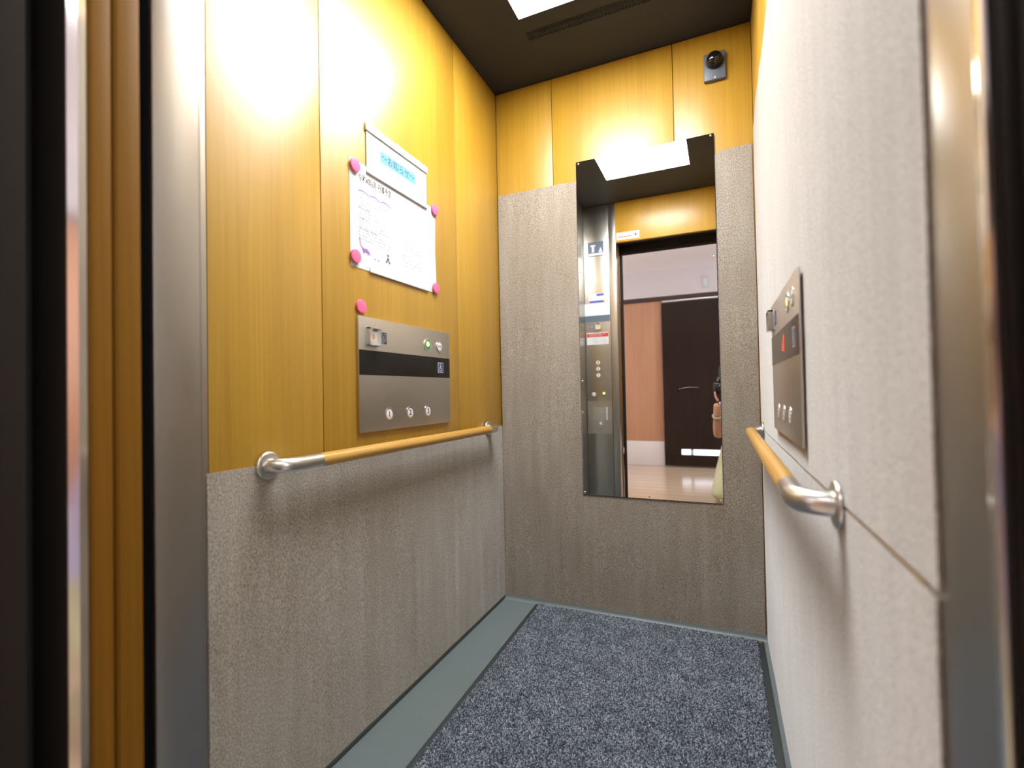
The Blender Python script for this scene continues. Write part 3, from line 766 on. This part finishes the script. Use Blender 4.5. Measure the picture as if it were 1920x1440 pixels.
# ================================================================== DOORWAY
def doorway():
    # car door leaves, slid open into the pocket on the left: only their leading edges show
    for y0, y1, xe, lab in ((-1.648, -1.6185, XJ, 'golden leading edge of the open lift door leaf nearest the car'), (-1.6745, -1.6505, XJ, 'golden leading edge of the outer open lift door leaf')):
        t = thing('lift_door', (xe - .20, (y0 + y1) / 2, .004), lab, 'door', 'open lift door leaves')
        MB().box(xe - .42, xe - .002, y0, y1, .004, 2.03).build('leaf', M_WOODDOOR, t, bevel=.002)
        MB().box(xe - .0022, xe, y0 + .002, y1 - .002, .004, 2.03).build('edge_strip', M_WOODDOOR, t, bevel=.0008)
    # landing door leaf with a polished edge
    t = thing('landing_door', (XJ - .22, -1.686, .004), 'polished steel leading edge of the open landing door', 'door')
    MB().box(XJ - .43, XJ - .008, -1.694, -1.6775, .004, 2.02).build('leaf', M_BRONZE, t)
    m = MB(); fpoly(m, Fr((0, 0, .004), (1, 0, 0), (0, 1, 0), (0, 0, 1)), [(XJ - .008, -1.6775), (XJ, -1.6775), (XJ, -1.6855), (XJ - .0060, -1.6935), (XJ - .008, -1.6935)], 0, 2.016)
    m.build('edge_strip', M_CHROME, t)
    t = thing('landing_door', (XJ - .24, -1.7125, .004), 'dark recessed edge of the outer open landing door', 'door')
    MB().box(XJ - .45, XJ - .060, -1.722, -1.703, .004, 2.02).build('leaf', M_BLACK, t, bevel=.001)
    # landing frame (jambs and head), dark bronze
    fr = MB()
    fr.box(XJ - .20, XJ + .001, YHALL - .012, -1.731, 0, 2.10)
    o = fr.build('trim_1', M_FRAME, bevel=.003); struct(o, 'dark bronze left jamb of the landing door frame')
    o = MB().box(W + .010, W + .16, YHALL - .012, -1.662, 0, 2.10).build('trim_2', M_FRAME, bevel=.003); struct(o, 'dark bronze right jamb of the landing door frame')
    o = MB().box(XJ + .001, W + .010, YHALL - .012, -1.731, 1.977, 2.10).build('trim_3', M_FRAME, bevel=.003); struct(o, 'dark bronze head of the landing door frame')
    o = MB().box(-.24, W + .3, -1.731, -1.60, 2.035, 2.32).build('trim_4', M_BLACK); struct(o, 'dark door gear housing above the doorway')
    # sills
    o = MB()
    for k in range(5): o.box(XJ - .2, W + .02, YF - .064 + k * .0 - .012 * k - .006, YF - .064 - .012 * k, -.02, 0.0 if k % 2 == 0 else -.006)
    o.box(XJ - .2, W + .02, YF - .064, YF, -.02, -.0005)
    o = o.build('car_sill', M_SATIN); struct(o, 'grooved steel sill of the lift car')
    o = MB().box(XJ - .2, W + .02, -1.80, -1.665, -.02, 0).build('landing_sill', M_SATIN); struct(o, 'steel sill of the landing door')
    # pocket backs so nothing shows through
    o = MB().box(-.30, -.24, -1.79, -1.54, 0, 2.32).build('trim_5', M_BLACK); struct(o, 'dark end of the door pocket')
    o = MB().box(W + .16, W + .18, -1.79, -1.55, 0, 2.32).build('trim_6', M_BLACK); struct(o, 'dark shaft wall right of the doorway')
doorway()

# ================================================================== CORRIDOR
HX0, HX1 = -2.2, 3.0
def corridor():
    # near wall around the doorway
    w = MB().box(HX0, XJ - .20, YHALL, -1.79, 0, HALLH)
    w.box(W + .16, HX1, YHALL, -1.79, 0, HALLH); w.box(XJ - .20, W + .16, YHALL, -1.79, 2.10, HALLH)
    struct(w.build('wall_landing', M_HWALL), 'corridor wall around the lift doorway')
    struct(MB().box(HX0 - .03, HX0, YFAR, YHALL, 0, HALLH).build('wall_corridor_left', M_HWALL), 'left end wall of the corridor')
    struct(MB().box(HX1, HX1 + .03, YFAR, YHALL, 0, HALLH).build('wall_corridor_right', M_HWALL), 'right end wall of the corridor')
    struct(MB().box(HX0, HX1, YFAR - .03, YHALL + .03, HALLH, HALLH + .03).build('corridor_ceiling', M_HCEIL), 'pale corridor ceiling')
    for i, (xa, xb, xs_) in enumerate(((HX0, HX0 + .012, 1), (HX1 - .012, HX1, -1))):  # glowing panes added at both unseen ends to brighten corridor ceiling and walls
        wn = MB().box(xa, xb, -3.75, -2.15, .85, 2.15).build('fill_panel_%d' % (i + 1), M_HRAIL); struct(wn, 'added glowing fill panel at the unseen end of the corridor')
        c = xa + .013 if xs_ > 0 else xb - .013
        for ya, yb in ((-3.70, -2.975), (-2.925, -2.20)): MB().box(min(c, c + xs_ * .004), max(c, c + xs_ * .004), ya, yb, .90, 2.10).build('pane', M_ENDFILL, wn)
    # far wall: pale plaster above, peach panels, white kick board
    wfar = MB().box(HX0, HX1, YFAR - .05, YFAR - .008, 0, HALLH).build('wall_far', M_HWALL); struct(wfar, 'far corridor wall opposite the lift')
    MB().box(HX0, HX1, YFAR - .009, YFAR, 2.046, HALLH - .001).build('plaster', M_HWALL, wfar)
    xs = [-2.2, -1.55, -.93, -.31, .283]
    for a, b in zip(xs, xs[1:]):
        MB().box(a + .001, b - .001, YFAR - .009, YFAR, .302, 1.994).build('panel', M_HPANEL, wfar, bevel=.001)
        MB().box(a + .001, b - .001, YFAR - .009, YFAR + .001, .002, .300).build('kick_board', M_HWHITE, wfar, bevel=.001)
    for a, b in ((1.72, 2.35), (2.35, 3.0)):
        MB().box(a + .001, b - .001, YFAR - .009, YFAR, .302, 1.994).build('panel', M_HPANEL, wfar, bevel=.001)
        MB().box(a + .001, b - .001, YFAR - .009, YFAR + .001, .002, .300).build('kick_board', M_HWHITE, wfar, bevel=.001)
    struct(MB().box(HX0, HX1, YFAR - .009, YFAR + .012, 1.994, 2.046).build('trim_7', M_HRAIL, bevel=.002), 'dark brown rail along the far corridor wall')
    # dark sliding door with a bright louvre near its foot
    t = thing('sliding_door', (1.0, YFAR + .02, .012), 'dark brown sliding door with a bright low slot, seen in the mirror', 'door')
    x0, x1, y0, y1 = .290, 1.70, YFAR + .004, YFAR + .034
    for a in ((x0, x1, .217, 1.960), (x0, x1, .020, .148), (x0, .478, .148, .217), (1.52, x1, .148, .217)):
        MB().box(a[0], a[1], y0, y1, a[2], a[3]).build('door_board', M_HDOOR, t)
    MB().box(.478, 1.52, y0, y0 + .010, .148, .217).build('slot_pane', M_DAY, t)
    MB().box(.58, .61, y0 + .010, y0 + .016, .148, .217).build('slot_divider', M_PALEGREY, t)
    MB().box(.300, 1.70, YFAR + .013, YFAR + .036, 1.968, 1.990).build('door_track', M_SATIN, t, bevel=.002)
    # small intercom/switch plate
    t = thing('wall_switch', (.79, YFAR, 2.1), 'small white switch plate high on the far corridor wall, in the mirror', 'switch')
    MB().box(.752, .832, YFAR, YFAR + .012, 2.100, 2.238).build('plate', M_PALEGREY, t, bevel=.003)
    MB().box(.772, .802, YFAR + .012, YFAR + .018, 2.125, 2.213).build('rocker', M_WHITE, t, bevel=.002)
    # plank floor
    f = MB().box(HX0, HX1, YFAR - .05, YHALL, -.03, -.009).build('corridor_floor', M_HRAIL); struct(f, 'pale wooden plank floor of the corridor')
    pw = .1513; k = 0; y = YFAR
    while y < YHALL - .01:
        x = HX0 - (.6 if k % 2 else 0) - .21 * (k % 3)
        while x < HX1:
            a, b = max(x, HX0), min(x + 1.21, HX1)
            if b - a > .02: MB().box(a + .0004, b - .0004, y + .0004, min(y + pw, YHALL) - .0004, -.009, 0).build('plank', M_PLANK, f)
            x += 1.21
        y += pw; k += 1
    # fill lights added out of view on the ceiling to light the corridor
    for x, lab in ((-1.1, 'long added fill light on the corridor ceiling left of the lift doorway'), (.65, 'long added fill light on the corridor ceiling in front of the lift doorway'), (2.1, 'long added fill light on the corridor ceiling right of the lift doorway')):
        t = thing('corridor_fill', (x, -2.75, HALLH - .05), lab, 'light', 'added corridor fill lights')
        MB().box(x - .62, x + .62, -2.85, -2.65, HALLH - .012, HALLH).build('fill_base', M_WHITE, t)
        MB().box(x - .60, x + .60, -2.83, -2.67, HALLH - .05, HALLH - .012).build('diffuser', M_HFILL, t, bevel=.012, seg=3)
corridor()

# ================================================================== PHOTOGRAPHER (seen at the mirror's right edge)
def skin_mesh(chains, sub=2):
    """chains: list of lists of (xyz, radius); shared first points are merged by position"""
    idx = {}; vs = []; rad = []; es = []
    for ch in chains:
        last = None
        for p, r in ch:
            k = tuple(round(c, 4) for c in p)
            if k not in idx: idx[k] = len(vs); vs.append(p); rad.append(r)
            if last is not None: es.append((last, idx[k]))
            last = idx[k]
    me = bpy.data.meshes.new('sk'); me.from_pydata(vs, es, []); o = bpy.data.objects.new('sk', me); COL.objects.link(o)
    md = o.modifiers.new('s', 'SKIN'); md.use_smooth_shade = True
    sv = me.skin_vertices[0].data
    for i, r in enumerate(rad): sv[i].radius = (r, r)
    sv[0].use_root = True
    o.modifiers.new('b', 'SUBSURF').levels = sub
    dg = bpy.context.evaluated_depsgraph_get(); dg.update()
    ev = o.evaluated_get(dg); em = ev.to_mesh()
    V = [tuple(p.co) for p in em.vertices]; F = [tuple(p.vertices) for p in em.polygons]
    ev.to_mesh_clear(); bpy.data.objects.remove(o, do_unlink=True); bpy.data.meshes.remove(me)
    return V, F
def ellipsoid(mb, c, r, mi=0, nu=20, nv=14, fn=None, zmin=-1):
    vs = []; fs = []
    for j in range(nv + 1):
        th = math.pi * j / nv
        for i in range(nu):
            ph = 2 * math.pi * i / nu
            p = Vector((math.sin(th) * math.cos(ph), math.sin(th) * math.sin(ph), math.cos(th)))
            if fn: p = fn(p)
            vs.append((c[0] + r[0] * p.x, c[1] + r[1] * p.y, c[2] + r[2] * p.z))
    for j in range(nv):
        for i in range(nu): fs.append((j * nu + i, (j + 1) * nu + i, (j + 1) * nu + (i + 1) % nu, j * nu + (i + 1) % nu))
    return mb.add(vs, fs, mi)
def photographer():
    t = thing('person', (1.05, -2.45, 0), 'kneeling person in lavender top and khaki trousers holding a camera, in the mirror', 'person')
    pel = (1.055, -2.55, .34); che = (1.05, -2.44, .64); nb = (1.04, -2.37, .83); nk = (1.02, -2.33, .90); hd = (.992, -2.285, 1.03)
    sl, sr = (.925, -2.38, .79), (1.19, -2.38, .79)
    el, wl_, pl = (.895, -2.20, .545), (.889, -2.075, .735), (.895, -2.055, .815)
    er, wr_, pr = (1.22, -2.22, .60), (1.06, -2.115, .85), (1.015, -2.10, .90)
    hl, hr = (.975, -2.53, .31), (1.14, -2.53, .31)
    kl, al, tl = (.893, -2.13, .085), (.955, -2.54, .075), (.955, -2.66, .035)
    kr, ar, tr = (1.20, -2.17, .54), (1.18, -2.22, .10), (1.19, -2.06, .045)
    md = lambda a, b, k: tuple(a[i] + (b[i] - a[i]) * k for i in range(3))
    V, F = skin_mesh([[(pel, .13), (md(pel, che, .5), .125), (che, .125), (nb, .075), (nk, .05), (md(nk, hd, .6), .05)],
        [(che, .125), (md(che, sl, .75), .075), (sl, .058), (md(sl, el, .5), .046), (el, .040), (md(el, wl_, .4), .041), (wl_, .027), (md(wl_, pl, .5), .030), (pl, .031)],
        [(che, .125), (md(che, sr, .75), .075), (sr, .058), (md(sr, er, .5), .046), (er, .040), (md(er, wr_, .4), .041), (wr_, .027), (md(wr_, pr, .5), .030), (pr, .031)],
        [(pel, .13), (hl, .098), (md(hl, kl, .5), .085), (kl, .072), (md(kl, al, .4), .062), (al, .042), (tl, .034)],
        [(pel, .13), (hr, .098), (md(hr, kr, .5), .085), (kr, .066), (md(kr, ar, .4), .060), (ar, .042), (tr, .034)]])
    mb = MB(); segs = [(pel, che, 1), (che, nb, 1), (nb, hd, 0), (che, sl, 1), (sl, md(sl, el, .45), 1), (md(sl, el, .5), el, 0), (el, wl_, 0), (wl_, pl, 0),
        (che, sr, 1), (sr, md(sr, er, .45), 1), (md(sr, er, .5), er, 0), (er, wr_, 0), (wr_, pr, 0), (pel, hl, 2), (hl, kl, 2), (kl, al, 2), (al, tl, 0), (pel, hr, 2), (hr, kr, 2), (kr, ar, 2), (ar, tr, 0)]
    def region(c):
        best, bi = 9, 0
        for a, b, r in segs:
            a, b = Vector(a), Vector(b); ab = b - a; k = max(0, min(1, (c - a).dot(ab) / ab.length_squared))
            dd = (c - a - ab * k).length
            if dd < best: best, bi = dd, r
        return bi
    mb.v = list(V); mb.f = list(F)
    mb.mi = [region(sum((Vector(V[i]) for i in f), Vector()) / len(f)) for f in F]
    # fingers: left hand cups the lens from below, right hand on the grip
    lens = Vector((.920, -2.05, .930))
    for k in range(4):
        x = .872 + k * .0; y = -2.078 + k * .019; L_ = (.95, 1.0, .97, .8)[k]
        ch = [((.902, y, .825), .0095), ((.887, y + .002, .848), .009), ((.880, y + .002, .848 + .030 * L_), .008), ((.878, y + .002, .848 + .056 * L_), .007)]
        v, f = skin_mesh([ch], 1); mb.add(v, f, 0)
    v, f = skin_mesh([[((.915, -2.058, .815), .011), ((.945, -2.050, .835), .010), ((.966, -2.046, .868), .009), ((.968, -2.046, .893), .008)]], 1); mb.add(v, f, 0)
    for k in range(4):
        z = .955 - k * .0195; L_ = (.9, 1, .97, .8)[k]
        v, f = skin_mesh([[((1.020, -2.105, z - .01), .0095), ((1.022, -2.070, z), .009), ((1.010, -2.058, z), .008), ((1.010 - .022 * L_, -2.060, z), .007)]], 1); mb.add(v, f, 0)
    v, f = skin_mesh([[((1.015, -2.115, .905), .011), ((1.018, -2.150, .925), .010), ((.998, -2.160, .940), .009), ((.984, -2.160, .946), .008)]], 1); mb.add(v, f, 0)
    # head: shaped ellipsoid with brow, nose, chin
    tilt = Matrix.Rotation(-.15, 3, 'X')
    def head_fn(p):
        q = p.copy()
        if p.z < 0: q.x *= 1 - .28 * (-p.z) ** 1.4; q.y = q.y * (1 - .10 * -p.z) + .10 * -p.z
        if p.y > .55: q.y = .55 + (p.y - .55) * .82
        return q
    hc = (hd[0], hd[1], hd[2] + .012)
    ellipsoid(mb, hc, (.074, .093, .115), 0, 28, 20, head_fn)
    nz = Vector(hc)
    mb.add([nz + Vector(a) for a in ((-.006, .080, .020), (.006, .080, .020), (-.016, .082, -.022), (.016, .082, -.022), (0, .103, -.018), (0, .084, -.030))], [(0, 1, 4), (0, 4, 2), (1, 3, 4), (2, 4, 5), (4, 3, 5)], 0)
    for s in (-1, 1): ellipsoid(mb, nz + Vector((s * .073, -.005, -.004)), (.010, .020, .032), 0, 10, 8)
    body = mb.build('body', [M_SKIN, M_SHIRT, M_TROUSER], t, smooth=70)
    for s in (-1, 1):
        m = MB(); ellipsoid(m, nz + Vector((s * .030, .076, .008)), (.012, .008, .006), 0, 12, 8); ey = m.build('eye', M_WHITE, t, smooth=60)
        m = MB(); ellipsoid(m, nz + Vector((s * .030, .0825, .008)), (.0055, .0025, .0055), 0, 12, 8); m.build('iris', M_HAIR, ey, smooth=60)
    m = MB(); ellipsoid(m, nz + Vector((0, .080, -.052)), (.022, .008, .006), 0, 14, 8); m.build('lips', M_PINKINK, t, smooth=60)
    def hair_fn(p):
        q = p.copy()
        if p.y > .35 and p.z < .45: q = Vector((p.x * .96, .35 + (p.y - .35) * .1, p.z))
        if p.z < -.2: q.z = -.2 + (p.z + .2) * 1.25
        return q * (1 + .015 * noise.noise(p * 6))
    m = MB(); ellipsoid(m, (hc[0], hc[1] - .014, hc[2] + .014), (.086, .100, .120), 0, 28, 20, hair_fn); m.build('hair', M_HAIR, t, smooth=60)
    # shoes
    for a, b in ((al, tl), (ar, tr)):
        v, f = skin_mesh([[(md(a, b, .15), .046), (md(a, b, .6), .044), (b, .040), (md(a, b, 1.25), .030)]], 2); v = [(p[0], p[1], max(p[2], .002)) for p in v]
        MB().add(v, f).build('shoe', M_SHOE, t, smooth=60)
    # bracelet of beads
    bc = Vector(md(wl_, el, .12)); ax = (Vector(el) - Vector(wl_)).normalized(); a1 = ax.cross(Vector((1, 0, 0))).normalized(); a2 = ax.cross(a1)
    m = MB()
    for k in range(16):
        th = 2 * math.pi * k / 16; ellipsoid(m, bc + (a1 * math.cos(th) + a2 * math.sin(th)) * .033, (.0062,) * 3, 0, 8, 6)
    m.build('bracelet', M_SATIN, t, smooth=60)['label'] = 'silver bead bracelet'
    # the camera in the hands
    c = thing('photo_camera', (.93, -2.09, .878), 'black camera in the hands of the person seen in the mirror', 'camera')
    m = MB().box(.868, 1.000, -2.150, -2.088, .880, .972); m.build('camera_body', M_CAMBODY, c, bevel=.010, seg=3)
    m = MB().box(.965, 1.004, -2.100, -2.068, .884, .968); m.build('grip', M_CAMBODY, c, bevel=.010, seg=3)
    m = MB().box(.892, .950, -2.146, -2.084, .970, 1.014); m.build('viewfinder_hump', M_CAMBODY, c, bevel=.012, seg=3)
    FC = Fr((.920, -2.09, .9285), (-1, 0, 0), (0, 0, 1), (0, 1, 0))
    m = MB(); flathe(m, FC, 0, 0, [(.036, 0), (.036, .012), (.0385, .014), (.0385, .040), (.036, .042), (.036, .062), (.0335, .064), (.031, .058)], 36); m.build('lens_barrel', M_CAMBODY, c, smooth=35)
    m = MB(); flathe(m, FC, 0, 0, [(.031, .0582), (.026, .0600), (.015, .0618), (.004, .0622)], 36); m.build('front_glass', M_LENS, c, smooth=60)
    m = MB(); flathe(m, FC, .018, .058, [(.005, .004), (.005, .0075), (.003, .0085)], 16); m.build('badge', M_SATIN, c, smooth=50)
photographer()
